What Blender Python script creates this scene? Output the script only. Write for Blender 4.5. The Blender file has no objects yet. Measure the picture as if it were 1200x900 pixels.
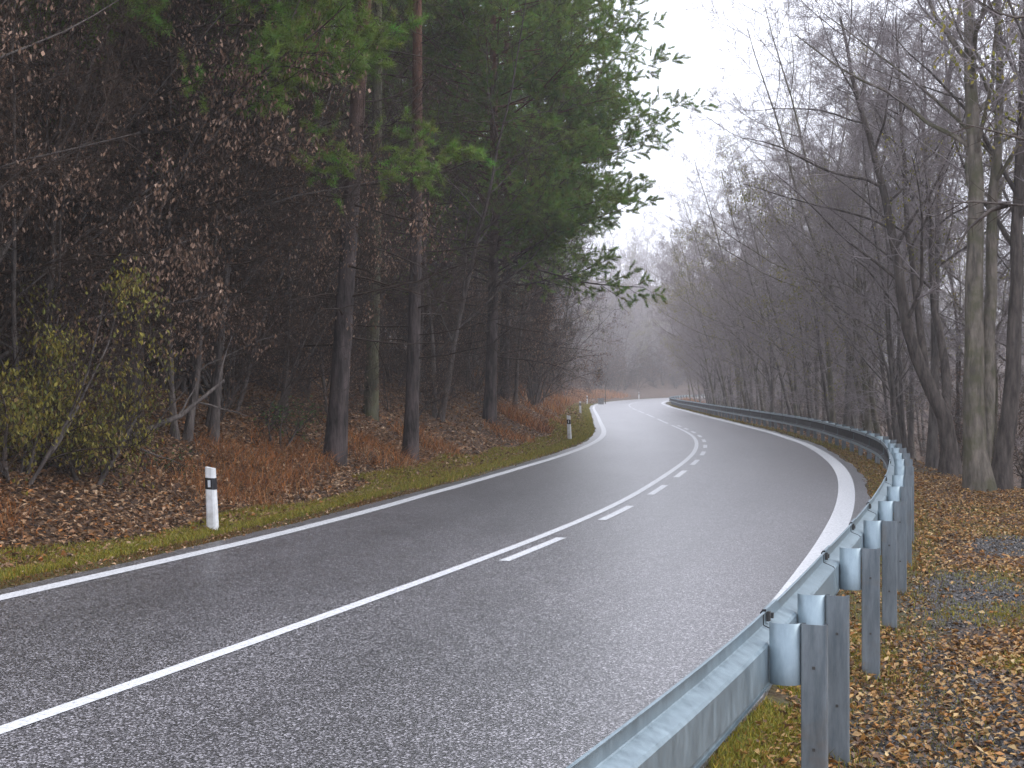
import bpy, math
import numpy as np

rng = np.random.default_rng(7)
S = bpy.context.scene
COL = S.collection
PI = math.pi

# ------------------------------------------------------------------ helpers
class Geo:
    """Collects vertices / faces / tints and links them as ONE mesh object."""
    def __init__(self):
        self.v, self.f, self.c, self.n = [], [], [], 0
    def add(self, v, f, tint=None, mat=0):
        v = np.asarray(v, float).reshape(-1, 3)
        f = np.asarray(f, np.int64)
        if len(f) == 0:
            return self
        t = np.ones((len(v), 3)) if tint is None else np.broadcast_to(np.asarray(tint, float), (len(v), 3))
        self.v.append(v); self.c.append(t); self.f.append((f + self.n, mat)); self.n += len(v)
        return self
    def mesh(self, name, mats, smooth=True):
        me = bpy.data.meshes.new(name)
        v = np.concatenate(self.v); c = np.concatenate(self.c)
        me.vertices.add(len(v)); me.vertices.foreach_set('co', v.ravel())
        loops = np.concatenate([f.ravel() for f, m in self.f])
        tot = np.concatenate([np.full(len(f), f.shape[1]) for f, m in self.f])
        mi = np.concatenate([np.full(len(f), m) for f, m in self.f])
        start = np.concatenate([[0], np.cumsum(tot)[:-1]])
        me.loops.add(len(loops)); me.loops.foreach_set('vertex_index', loops.astype(np.int32))
        me.polygons.add(len(tot))
        me.polygons.foreach_set('loop_start', start.astype(np.int32))
        me.polygons.foreach_set('material_index', mi.astype(np.int32))
        me.polygons.foreach_set('use_smooth', np.full(len(tot), bool(smooth)))
        a = me.attributes.new('tint', 'FLOAT_COLOR', 'POINT')
        a.data.foreach_set('color', np.c_[c, np.ones(len(c))].ravel().astype(np.float32))
        for m in (mats if isinstance(mats, (list, tuple)) else [mats]):
            me.materials.append(m)
        me.update(calc_edges=True); me.validate()
        return me
    def build(self, name, mats, parent=None, smooth=True):
        o = bpy.data.objects.new(name, self.mesh(name, mats, smooth)); COL.objects.link(o)
        if parent: o.parent = parent
        return o

def tag(o, label=None, cat=None, group=None, kind=None):
    if label: o['label'] = label
    if cat: o['category'] = cat
    if group: o['group'] = group
    if kind: o['kind'] = kind
    return o

def thing(name, label, cat, loc=(0, 0, 0), rz=0, group=None):
    o = bpy.data.objects.new(name, None); COL.objects.link(o)
    o.empty_display_size = .2; o.location = loc; o.rotation_euler = (0, 0, rz)
    return tag(o, label, cat, group)

def dup(root, loc, rz=0, scale=1, label=None, group=None, tilt=(0, 0), kids=None):
    r = root.copy(); COL.objects.link(r)
    r.location = loc; r.rotation_euler = (tilt[0], tilt[1], rz)
    r.scale = (scale, scale, scale) if np.isscalar(scale) else scale
    if label: r['label'] = label
    if group: r['group'] = group
    for ch in list(root.children) if kids is None else kids:
        c = ch.copy(); COL.objects.link(c); c.parent = r
        for g in ch.children:
            d = g.copy(); COL.objects.link(d); d.parent = c
    return r

def nrm(a): return a / np.maximum(np.linalg.norm(a, axis=-1, keepdims=True), 1e-9)

def tubes(geo, P, R, m, tint=None, mat=0):
    """P (N,k,3) polylines with radii R (N,k) -> m sided tubes"""
    N, k, _ = P.shape
    T = nrm(np.gradient(P, axis=1))
    ref = np.where(np.abs(T[:, :1, 2:3]) > .9, np.array([1., 0, 0]), np.array([0, 0, 1.]))
    U = nrm(np.cross(T, ref)); V = np.cross(T, U)
    a = np.arange(m) * 2 * PI / m
    ring = P[:, :, None] + R[:, :, None, None] * (np.cos(a)[:, None] * U[:, :, None] + np.sin(a)[:, None] * V[:, :, None])
    idx = np.arange(N * k * m).reshape(N, k, m)
    nx = np.roll(idx, -1, axis=2)
    q = np.stack([idx[:, :-1], nx[:, :-1], nx[:, 1:], idx[:, 1:]], -1).reshape(-1, 4)
    if tint is not None:
        tint = np.repeat(np.asarray(tint).reshape(N, -1), k * m, 0)
    geo.add(ring.reshape(-1, 3), q, tint, mat)

def along(P, R, t):
    N, k, _ = P.shape
    s = np.clip(t, 0, .9999) * (k - 1); i = s.astype(int); f = (s - i)[..., None]
    n = np.arange(N)[:, None]
    A, B = P[n, i], P[n, i + 1]
    return A + (B - A) * f, nrm(B - A), R[n, i] * (1 - f[..., 0]) + R[n, i + 1] * f[..., 0]

def shoot(p, d, L, r0, k, wob, up, tip=.3, bias=None):
    """polylines from points p (N,3) in directions d with lengths L"""
    N = len(p); P = np.zeros((N, k, 3)); P[:, 0] = p
    for i in range(1, k):
        P[:, i] = P[:, i - 1] + d * (L / (k - 1))[:, None]
        d = d + rng.normal(0, wob, (N, 3)); d[:, 2] += up
        if bias is not None: d = d + bias
        d = nrm(d)
    R = r0[:, None] * np.linspace(1, tip, k)[None]
    return P, R

def grow(P, R, c, tr, ang, lf, k, wob, up, rr, rmin=.003, tip=.3, bias=None, flat=0):
    N = len(P)
    t = tr[0] + (tr[1] - tr[0]) * ((np.arange(c) + rng.random((N, c))) / c)
    p, T, r = along(P, R, t)
    plen = np.linalg.norm(np.diff(P, axis=1), axis=2).sum(1)[:, None]
    ref = np.where(np.abs(T[..., 2:3]) > .95, np.array([1., 0, 0]), np.array([0, 0, 1.]))
    U = nrm(np.cross(T, ref)); V = np.cross(U, T)
    phi = rng.random((N, 1)) * 2 * PI + np.arange(c) * 2.4 + rng.normal(0, .4, (N, c))
    a = np.radians(rng.uniform(ang[0], ang[1], (N, c)))[..., None]
    sv = np.sin(phi)[..., None] * (1 - flat)
    d = nrm(np.cos(a) * T + np.sin(a) * (np.cos(phi)[..., None] * U + sv * V))
    L = lf(t, plen) * rng.uniform(.65, 1.25, (N, c))
    r0 = np.maximum(r * rr * rng.uniform(.7, 1.1, (N, c)), rmin)
    return shoot(p.reshape(-1, 3), d.reshape(-1, 3), L.ravel(), r0.ravel(), k, wob, up, tip, bias)

def leaf_quads(geo, p, size, asp, hang, palette, weights, mat=0, fold=.25):
    """folded diamond leaves. hang 0 = lying flat, 1 = hanging down"""
    N = len(p)
    az = rng.random(N) * 2 * PI
    A = np.c_[np.cos(az), np.sin(az), rng.normal(0, .35, N)] * (1 - hang)
    A = A + np.c_[rng.normal(0, .35, N), rng.normal(0, .35, N), -np.ones(N)] * hang
    A = nrm(A)
    up = np.c_[rng.normal(0, .3, N), rng.normal(0, .3, N), np.ones(N)] if hang < .5 else rng.normal(0, 1, (N, 3))
    B = nrm(np.cross(A, up)); Nn = np.cross(B, A)
    s = (size[0] + (size[1] - size[0]) * rng.random(N))[:, None]
    w = s * asp * rng.uniform(.75, 1.2, (N, 1)); fo = w * rng.normal(fold, .25, (N, 1))
    v = np.stack([p, p + A * s * .5 - B * w * .5 + Nn * fo, p + A * s, p + A * s * .5 + B * w * .5 + Nn * fo], 1)
    i = np.arange(N)[:, None] * 4
    f = np.concatenate([i + [0, 1, 2], i + [0, 2, 3]])
    pal = np.asarray(palette)[rng.choice(len(palette), N, p=np.asarray(weights) / np.sum(weights))]
    pal = pal * rng.uniform(.7, 1.25, (N, 1))
    geo.add(v.reshape(-1, 3), f, np.repeat(pal, 4, 0), mat)

# ------------------------------------------------------------------ materials
def mat(name):
    m = bpy.data.materials.new(name); m.use_nodes = True
    nt = m.node_tree; b = nt.nodes['Principled BSDF']
    return m, nt, b
def N(nt, typ, **kw):
    n = nt.nodes.new(typ)
    for k, v in kw.items():
        if k in n.inputs.keys(): n.inputs[k].default_value = v
        else: setattr(n, k, v)
    return n
def ramp(nt, fac, stops):
    r = nt.nodes.new('ShaderNodeValToRGB'); e = r.color_ramp.elements
    while len(e) < len(stops): e.new(.5)
    for x, (p, c) in zip(e, stops):
        x.position = p; x.color = (*c, 1) if len(c) == 3 else c
    nt.links.new(fac, r.inputs[0]); return r.outputs[0]
def g3(v): return (v, v, v)
def mixc(nt, a, b, fac, mode='MIX'):
    n = nt.nodes.new('ShaderNodeMix'); n.data_type = 'RGBA'; n.blend_type = mode
    for s, v in ((n.inputs[6], a), (n.inputs[7], b), (n.inputs[0], fac)):
        if isinstance(v, bpy.types.NodeSocket): nt.links.new(v, s)
        else: s.default_value = v if np.isscalar(v) else (*v, 1)
    return n.outputs[2]
def noise(nt, scale, detail=3, rough=.55, coord='Object', sc=None):
    tc = nt.nodes.new('ShaderNodeTexCoord'); out = tc.outputs[coord]
    if sc:
        mp = nt.nodes.new('ShaderNodeMapping'); mp.inputs['Scale'].default_value = sc
        nt.links.new(out, mp.inputs[0]); out = mp.outputs[0]
    n = N(nt, 'ShaderNodeTexNoise', Scale=scale, Detail=detail, Roughness=rough)
    nt.links.new(out, n.inputs['Vector']); return n.outputs['Fac']
def bump(nt, b, h, strength, dist):
    n = N(nt, 'ShaderNodeBump', Strength=strength, Distance=dist)
    nt.links.new(h, n.inputs['Height']); nt.links.new(n.outputs[0], b.inputs['Normal'])

def tint_mat(name, rough=.6, scale=1., trans=0., spec=.3):
    m, nt, b = mat(name)
    a = N(nt, 'ShaderNodeAttribute', attribute_name='tint')
    c = mixc(nt, a.outputs['Color'], g3(scale), 1., 'MULTIPLY')
    nt.links.new(c, b.inputs['Base Color'])
    b.inputs['Roughness'].default_value = rough; b.inputs['Specular IOR Level'].default_value = spec
    if trans:
        t = nt.nodes.new('ShaderNodeBsdfTranslucent'); nt.links.new(c, t.inputs[0])
        mx = nt.nodes.new('ShaderNodeMixShader'); mx.inputs[0].default_value = trans
        nt.links.new(b.outputs[0], mx.inputs[1]); nt.links.new(t.outputs[0], mx.inputs[2])
        nt.links.new(mx.outputs[0], nt.nodes['Material Output'].inputs[0])
    return m

def bark_mat(name, dark, light, upper=None, h=(4, 8), moss=None):
    m, nt, b = mat(name)
    f = noise(nt, 9, 4, .6, sc=(1, 1, .22))
    c = ramp(nt, f, [(.35, dark), (.65, light)])
    if moss:
        f2 = noise(nt, 2.2, 3, .6)
        c = mixc(nt, c, moss, ramp(nt, f2, [(.45, g3(0)), (.62, g3(.75))]))
    if upper:
        tc = nt.nodes.new('ShaderNodeTexCoord'); sx = nt.nodes.new('ShaderNodeSeparateXYZ')
        nt.links.new(tc.outputs['Object'], sx.inputs[0])
        mr = N(nt, 'ShaderNodeMapRange'); nt.links.new(sx.outputs['Z'], mr.inputs['Value'])
        mr.inputs['From Min'].default_value, mr.inputs['From Max'].default_value = h
        c = mixc(nt, c, mixc(nt, c, upper, .75), mr.outputs[0])
    nt.links.new(c, b.inputs['Base Color']); b.inputs['Roughness'].default_value = .85
    b.inputs['Specular IOR Level'].default_value = .25
    bump(nt, b, noise(nt, 26, 4, .65, sc=(1, 1, .16)), .9, .05)
    return m

M_pinebark = bark_mat('pine_bark', (.022, .018, .017), (.115, .09, .085), upper=(.15, .065, .036), h=(4.6, 9))
M_bark = bark_mat('grey_bark', (.10, .088, .073), (.26, .225, .185), moss=(.11, .108, .06))
M_darkbark = bark_mat('dark_bark', (.055, .046, .042), (.16, .135, .12))
def plain(name, c, rough=.8, spec=.25):
    m, nt, b = mat(name)
    b.inputs['Base Color'].default_value = (*c, 1); b.inputs['Roughness'].default_value = rough
    b.inputs['Specular IOR Level'].default_value = spec
    return m, nt, b
def twig_mat(name, a, bc):
    m, nt, b = plain(name, a)
    nt.links.new(ramp(nt, noise(nt, .8, 2), [(.35, a), (.65, bc)]), b.inputs['Base Color'])
    return m
M_palebark = bark_mat('grey_wood_bark', (.085, .075, .07), (.21, .185, .168))
M_twig = twig_mat('twig_grey_purple', (.23, .20, .205), (.36, .32, .325))
M_brown_twig = twig_mat('twig_brown', (.024, .015, .011), (.062, .041, .029))
M_needle = tint_mat('pine_needles', .5, 1.1, .4)
M_leaf = tint_mat('leaves', .55, 1., .2)
M_litter = tint_mat('litter_leaves', .5, 1., 0, .4)
M_grass = tint_mat('grass_blades', .55, 1., .2)

# asphalt -------------------------------------------------------------------
M_asphalt, nt, b = mat('wet_asphalt')
tc = nt.nodes.new('ShaderNodeTexCoord')
vo = N(nt, 'ShaderNodeTexVoronoi', Scale=100.); nt.links.new(tc.outputs['Object'], vo.inputs['Vector'])
hs = N(nt, 'ShaderNodeSeparateColor'); nt.links.new(vo.outputs['Color'], hs.inputs[0])
sp = ramp(nt, hs.outputs[0], [(.0, (.008, .0078, .0084)), (.5, (.058, .055, .060)), (.78, (.17, .162, .176)), (1., (.58, .56, .60))])
big = noise(nt, .35, 4, .6, sc=(1., .35, 1))
fine = noise(nt, 3.5, 4, .65)
c = mixc(nt, sp, ramp(nt, big, [(.3, g3(.72)), (.7, g3(1.15))]), 1., 'MULTIPLY')
c = mixc(nt, c, ramp(nt, fine, [(.3, g3(.85)), (.7, g3(1.12))]), 1., 'MULTIPLY')
nt.links.new(c, b.inputs['Base Color'])
at = N(nt, 'ShaderNodeAttribute', attribute_name='tint'); sr = nt.nodes.new('ShaderNodeSeparateColor'); nt.links.new(at.outputs['Color'], sr.inputs[0])
trk = ramp(nt, sr.outputs[0], [(.0, g3(1)), (.18, g3(1)), (.24, g3(.82)), (.30, g3(1)), (.37, g3(.84)), (.44, g3(1)), (.56, g3(1)), (.63, g3(.84)), (.70, g3(1.)), (.76, g3(.82)), (.82, g3(1)), (1, g3(1))])
c = mixc(nt, c, mixc(nt, g3(1), trk, ramp(nt, noise(nt, .8, 3), [(.3, g3(.3)), (.7, g3(1))])), 1., 'MULTIPLY')
nt.links.new(c, b.inputs['Base Color'])
b.inputs['Coat Weight'].default_value = .8; b.inputs['Coat Roughness'].default_value = .36; b.inputs['Coat IOR'].default_value = 1.5
ro = ramp(nt, big, [(.3, g3(.40)), (.72, g3(.55))])
nt.links.new(ro, b.inputs['Roughness'])
b.inputs['Specular IOR Level'].default_value = .8
bump(nt, b, vo.outputs['Distance'], .55, .006)

M_paint, nt, b = mat('road_paint')
f = noise(nt, 40, 5, .7)
nt.links.new(ramp(nt, f, [(.28, (.16, .16, .165)), (.40, (.52, .53, .55)), (.6, (.72, .73, .75))]), b.inputs['Base Color'])
b.inputs['Roughness'].default_value = .5
bump(nt, b, noise(nt, 90, 2), .3, .003)

# ground --------------------------------------------------------------------
M_ground, nt, b = mat('forest_floor')
tc = nt.nodes.new('ShaderNodeTexCoord')
vo = N(nt, 'ShaderNodeTexVoronoi', Scale=22.); nt.links.new(tc.outputs['Object'], vo.inputs['Vector'])
hs = N(nt, 'ShaderNodeSeparateColor'); nt.links.new(vo.outputs['Color'], hs.inputs[0])
lit = ramp(nt, hs.outputs[0], [(0, (.018, .010, .006)), (.45, (.055, .028, .014)), (.8, (.12, .062, .030)), (1, (.2, .12, .07))])
lit = mixc(nt, lit, ramp(nt, noise(nt, .9, 4), [(.3, g3(.55)), (.7, g3(1.2))]), 1., 'MULTIPLY')
at = N(nt, 'ShaderNodeAttribute', attribute_name='tint')
sep = nt.nodes.new('ShaderNodeSeparateColor'); nt.links.new(at.outputs['Color'], sep.inputs[0])
gr = ramp(nt, noise(nt, 6, 5, .7), [(.3, (.045, .024, .008)), (.48, (.07, .055, .012)), (.65, (.075, .085, .016))])
gv_n = N(nt, 'ShaderNodeTexVoronoi', Scale=60.); nt.links.new(tc.outputs['Object'], gv_n.inputs['Vector'])
gs = nt.nodes.new('ShaderNodeSeparateColor'); nt.links.new(gv_n.outputs['Color'], gs.inputs[0])
gv = ramp(nt, gs.outputs[0], [(0, (.010, .009, .009)), (.6, (.04, .036, .035)), (1, (.15, .135, .13))])
c = mixc(nt, lit, gr, sep.outputs[0])
c = mixc(nt, c, gv, sep.outputs[1])
nt.links.new(c, b.inputs['Base Color']); b.inputs['Roughness'].default_value = .75
b.inputs['Specular IOR Level'].default_value = .3
bump(nt, b, vo.outputs['Distance'], .8, .03)

# galvanised steel ------------------------------------------------------------
M_steel, nt, b = mat('galvanised_steel')
f = noise(nt, 14, 5, .65, sc=(1, 1, .35)); f2 = noise(nt, 2.5, 4, .6)
c = ramp(nt, f, [(.3, (.20, .26, .295)), (.7, (.31, .39, .435))])
c = mixc(nt, c, ramp(nt, f2, [(.25, g3(.82)), (.75, g3(1.08))]), 1., 'MULTIPLY')
nt.links.new(c, b.inputs['Base Color']); b.inputs['Metallic'].default_value = .55
nt.links.new(ramp(nt, f, [(.3, g3(.38)), (.7, g3(.55))]), b.inputs['Roughness'])
M_recess_shade, nt, b = mat('shade_painted_steel')  # rail recess: darkness of the mirrored woods is painted into the base colour
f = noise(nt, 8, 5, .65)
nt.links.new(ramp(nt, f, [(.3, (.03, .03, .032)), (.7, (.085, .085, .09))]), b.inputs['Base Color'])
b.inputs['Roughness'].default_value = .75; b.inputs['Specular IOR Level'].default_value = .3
M_post, nt, b = mat('weathered_steel_post')
f = noise(nt, 12, 5, .7, sc=(1.6, 1.6, .25)); f2 = noise(nt, 5, 4)
c = ramp(nt, f, [(.3, (.10, .122, .138)), (.7, (.215, .245, .265))])
c = mixc(nt, c, (.16, .12, .085), ramp(nt, f2, [(.55, g3(0)), (.75, g3(.5))]))
nt.links.new(c, b.inputs['Base Color']); b.inputs['Metallic'].default_value = .35; b.inputs['Roughness'].default_value = .6
M_black = plain('black_plastic', (.012, .012, .014), .5, .4)[0]
M_bolt = plain('dark_bolt', (.05, .048, .045), .5, .5)[0]
M_white, nt, b = mat('white_plastic')
nt.links.new(ramp(nt, noise(nt, 7, 5, .65), [(.3, (.5, .5, .48)), (.6, (.78, .79, .8))]), b.inputs['Base Color'])
b.inputs['Roughness'].default_value = .45
M_reflector = plain('reflector', (.62, .66, .7), .15, .8)[0]
M_concrete, nt, b = mat('concrete')
nt.links.new(ramp(nt, noise(nt, 5, 5, .7), [(.3, (.13, .13, .13)), (.7, (.27, .27, .26))]), b.inputs['Base Color'])
M_wood = bark_mat('stake_wood', (.07, .055, .04), (.17, .14, .1))

# ------------------------------------------------------------------ road curves
YY = np.arange(-60, 620.01, .5)
def smooth_curve(ys, xs, sig=3.):
    ye = np.arange(-120, 720, .5)
    s0 = (xs[1] - xs[0]) / (ys[1] - ys[0]); s1 = (xs[-1] - xs[-2]) / (ys[-1] - ys[-2])
    x = np.interp(ye, ys, xs)
    x = np.where(ye < ys[0], xs[0] + s0 * (ye - ys[0]), x); x = np.where(ye > ys[-1], xs[-1] + s1 * (ye - ys[-1]), x)
    k = np.exp(-.5 * (np.arange(-30, 31) * .5 / sig) ** 2); k /= k.sum()
    xx = np.convolve(np.pad(x, 30, mode='reflect', reflect_type='odd'), k, 'valid')
    return np.interp(YY, ye, xx)
CX = smooth_curve([-60, -25, 0, 7.08, 9.7, 11.8, 15.16, 21.0, 27.96, 33.9, 38.4, 43, 48, 53.3, 58.8, 64.9, 72.7, 81.4, 92.9, 106.7, 122, 141.2, 160, 180, 197, 215, 240, 270, 300, 340, 420],
                  [-31, -14.6, -5.15, -2.66, -1.8, -1.11, .02, 1.68, 3.14, 4.36, 5.16, 5.84, 6.48, 6.97, 7.33, 7.66, 8.08, 8.58, 9.2, 9.93, 10.75, 12.05, 13.9, 16.6, 19.3, 22.7, 28.3, 36.5, 46.5, 62, 96])
slope = np.gradient(CX, YY); COS = 1 / np.sqrt(1 + slope ** 2)
WL = np.interp(YY, [-60, 8, 15, 22, 30, 45, 80, 140, 400], [2.95, 2.98, 3.12, 3.4, 3.42, 3.34, 3.4, 3.5, 3.4])
WR = np.interp(YY, [-60, 6, 14, 20, 30, 45, 80, 140, 400], [3.0, 3.05, 3.3, 3.4, 3.5, 3.3, 3.35, 3.5, 3.4])
def off(x, d):                     # a curve at a perpendicular offset, as (x, y) points
    return np.c_[x + d * COS, YY - d * COS * slope]
cen = np.c_[CX, YY]
def off_w(w): return np.c_[CX + w * COS, YY - w * COS * slope]
Lp = off_w(-WL)
LX = np.interp(YY, Lp[:, 1], Lp[:, 0]); 
RX = smooth_curve([-60, 0, 5, 10, 14.6, 15.6, 16.84, 19.86, 23.04, 25.95, 29.09, 33.1, 38.4, 44.3, 55.4, 69.6, 80, 91.7, 108.3, 131, 148.5, 165],
                  [-26, -1.55, .15, 1.86, 3.3, 3.6, 3.96, 4.82, 5.64, 6.34, 7.03, 7.80, 8.66, 9.46, 10.45, 11.32, 11.9, 12.6, 13.7, 15.1, 16.7, 18.4], 1.2)
far = np.clip((YY - 140) / 30, 0, 1); Rfar = off_w(WR)
RX = RX * (1 - far) + np.interp(YY, Rfar[:, 1], Rfar[:, 0]) * far
slR = np.gradient(RX, YY); COR = 1 / np.sqrt(1 + slR ** 2)
GX = smooth_curve([-60, 0, 4.02, 4.71, 6.29, 9.51, 12.14, 16.76, 21.2, 25.5, 29.8, 35.9, 46.3, 56.8, 67.2],
                  [-25, -1.5, .18, .47, 1.1, 2.2, 3.11, 4.58, 5.87, 7.01, 8.02, 9.05, 10.42, 11.35, 12.0], 1.2)
far = np.clip((YY - 45) / 15, 0, 1)
GX = GX * (1 - far) + (RX + .82 / COR) * far
fL = lambda y: np.interp(y, YY, LX); fR = lambda y: np.interp(y, YY, RX); fG = lambda y: np.interp(y, YY, GX); fC = lambda y: np.interp(y, YY, CX)
fcos = lambda y: np.interp(y, YY, COS)

ph = rng.random((14, 3)) * 2 * PI
kv = rng.normal(0, 1, (14, 2)) * np.geomspace(.12, 3.2, 14)[:, None]
def lumps(x, y):
    z = 0
    for i in range(14):
        z = z + np.sin(kv[i, 0] * x + kv[i, 1] * y + ph[i, 0]) * .09 / (1 + 1.1 * np.hypot(*kv[i]))
    return z
def terrain(x, y):
    x = np.asarray(x, float); y = np.asarray(y, float)
    c = fcos(y); dl = (fL(y) - x) * c; dr = (x - fR(y)) * c
    lm = lumps(x, y)
    fade = np.interp(y, [-50, 70, 130, 220, 400], [1, 1, .6, .55, 1.1])
    zl = np.interp(dl, [.3, .45, .9, 1.6, 3., 4.2, 9, 30, 60, 200], [-.02, .03, .06, .33, 1.02, 1.7, 3.3, 9.6, 17, 31]) * fade
    ledge = np.interp(y, [0, 14, 24, 34, 60], [5., 4.4, 3.5, 2.5, 2.0])       # level strip behind the guardrail
    nr = np.interp(y, [13, 26], [1, 0])
    zr0 = np.interp(dr, [.3, .5, 1.0, 1.7], [-.02, .0, -.05, -.20]) * (1 - nr) + np.interp(dr, [.25, .45, .8, 1.2], [-.02, -.05, -.20, -.25]) * nr
    zr = zr0 - np.clip(dr - ledge, 0, 6) * .30 * (1 - np.exp(-np.clip(dr - ledge, 0, 6) / 1.2)) + np.clip(dr - 14, 0, 200) * .16
    z = np.where(dl > .3, zl + lm * np.clip((dl - .8) / 1.2, 0, 1), np.where(dr > .3, zr + lm * .6 * np.clip((dr - 1.2) / 2, 0, 1), -.03))
    hill = np.clip((y - 225) / 150, 0, 1.7) * np.clip(np.maximum(dl, dr) / 25 - .1, 0, 1) * 11
    return z + hill
def on(x, y, dz=0): return (float(x), float(y), float(terrain(x, y)) + dz)

# ground sheet: columns follow the road, fine beside it
u = np.concatenate([-np.geomspace(4.2, 330, 46)[::-1], np.linspace(-4.0, 4.0, 3), np.geomspace(4.2, 330, 46)])
ul = np.concatenate([np.linspace(0.28, 6, 46), np.geomspace(6.3, 330, 40)])
ys = np.concatenate([np.arange(-40, 0, 1.), np.arange(0, 40, .3), np.arange(40, 110, .7), np.geomspace(110, 610, 110)])
cols_l = [(-1, d) for d in ul[::-1]]; cols_r = [(1, d) for d in ul]
X = np.concatenate([fL(ys)[:, None] - ul[::-1][None] / 1., fC(ys)[:, None], fR(ys)[:, None] + ul[None]], 1)
Yg = np.repeat(ys[:, None], X.shape[1], 1)
Z = terrain(X, Yg)
cc = fcos(Yg); dl = (fL(Yg) - X) * cc; dr = (X - fR(Yg)) * cc
nz = np.sin(X * 2.1 + Yg * .7) * .5 + np.sin(Yg * 1.7 - X * .6) * .5
gmask = np.clip(1 - np.abs(dl - .55) / (.45 + .12 * nz), 0, 1) ** .5 + .95 * ((dr > .2) & (dr < 1.35)) * np.clip(1.2 - np.abs(dr - .75), 0, 1)
gmask += .5 * (dr > 1.3) * np.clip((nz - .1), 0, 1) * (Yg < 40)
grav = np.zeros_like(X)
for (gx, gy, rx, ry) in ((2.55, 8.0, .8, 1.9), (1.95, 6.2, .5, 1.0), (4.35, 13.2, .65, 1.8), (3.0, 10.3, .3, .8), (6.4, 17.5, .5, 1.2)):
    q = ((X - gx - .35 * (Yg - gy)) / rx) ** 2 + ((Yg - gy) / ry) ** 2
    grav = np.maximum(grav, np.clip(1.5 - q + nz * .4, 0, 1))
ny, nx = X.shape
I = np.arange(ny * nx).reshape(ny, nx)
q = np.stack([I[:-1, :-1], I[:-1, 1:], I[1:, 1:], I[1:, :-1]], -1).reshape(-1, 4)
tag(Geo().add(np.c_[X.ravel(), Yg.ravel(), Z.ravel()], q, np.c_[np.clip(gmask, 0, 1).ravel(), grav.ravel(), 0 * X.ravel()]).build('ground', M_ground), kind='structure')

def grav_at(x, y):
    g = np.zeros_like(x)
    for (gx, gy, rx, ry) in ((2.55, 8.0, .8, 1.9), (1.95, 6.2, .5, 1.0), (4.35, 13.2, .65, 1.8), (3.0, 10.3, .3, .8), (6.4, 17.5, .5, 1.2)):
        g = np.maximum(g, np.clip(1.5 - ((x - gx - .35 * (y - gy)) / rx) ** 2 - ((y - gy) / ry) ** 2, 0, 1))
    return g

def strip(a, bb, z, name, m, skirt=0, kind='structure', lab=None):
    n = len(a); g = Geo()
    pts = [np.c_[a, np.full(n, z)], np.c_[bb, np.full(n, z)]]
    if skirt: pts = [np.c_[a, np.full(n, z - skirt)]] + pts + [np.c_[bb, np.full(n, z - skirt)]]
    v = np.stack(pts, 1); k = v.shape[1]
    I = np.arange(n * k).reshape(n, k)
    q = np.stack([I[:-1, :-1], I[:-1, 1:], I[1:, 1:], I[1:, :-1]], -1).reshape(-1, 4)
    return g, v.reshape(-1, 3), q
wob = lambda s, a: a * (np.sin(YY * 1.3 + s) + np.sin(YY * 3.1 + 2 * s) * .6 + np.sin(YY * .37 + s) * 1.2)
g, v, q = strip(off_w(-WL - .36 - wob(1, .025)), np.c_[RX + (np.interp(YY, [11, 18], [.22, .36]) + wob(4, .03)) * COR, YY - (np.interp(YY, [11, 18], [.22, .36]) + wob(4, .03)) * COR * slR], .012, 'road', M_asphalt, .12)
tag(g.add(v, q, np.tile(np.array([[0.], [0.], [1.], [1.]]), (len(YY), 3))).build('road', M_asphalt, smooth=False), kind='structure')

def marking(name, wc, width, y0, y1, dash=None, gap=0, z=.017, ref=None):
    CX_, slope_, COS_ = (CX, slope, COS) if ref is None else ref
    """painted line at signed offset wc(array) from the centre line"""
    g = Geo()
    arc = np.concatenate([[0], np.cumsum(np.hypot(np.diff(CX_), np.diff(YY)))])
    s0, s1 = np.interp([y0, y1], YY, arc)
    segs = [(s0, s1)] if dash is None else [(s, min(s + dash, s1)) for s in np.arange(s0, s1, dash + gap)]
    for a, e in segs:
        s = np.arange(a, e + 1e-6, .25 if (e - a) > .5 else .1) if dash is None else np.linspace(a, e, 6)
        y = np.interp(s, arc, YY); w = np.interp(y, YY, wc)
        cx, sl, co = np.interp(y, YY, CX_), np.interp(y, YY, slope_), np.interp(y, YY, COS_)
        pt = lambda d: np.c_[cx + (w + d) * co, y - (w + d) * co * sl, np.full(len(y), z)]
        v = np.stack([pt(-width / 2), pt(width / 2)], 1).reshape(-1, 3)
        i = np.arange(len(y) - 1)[:, None] * 2
        g.add(v, i + [0, 1, 3, 2])
    return tag(g.build(name, M_paint, smooth=False), kind='structure')
marking('edge_marking', -WL, .20, -40, 134)
marking('edge_marking', -WL, .20, 138, 260, 3., 4.5)
marking('edge_marking', WR * 0 + .01, .28, -40, 300, ref=(RX, slR, COR))
marking('centre_marking', WL * 0, .12, -40, 66)
marking('centre_marking', WL * 0 + .27, .12, 14.2, 66, 2.3, 2.25)
marking('centre_marking', WL * 0, .12, 69, 200, 10.5, 4)

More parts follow.
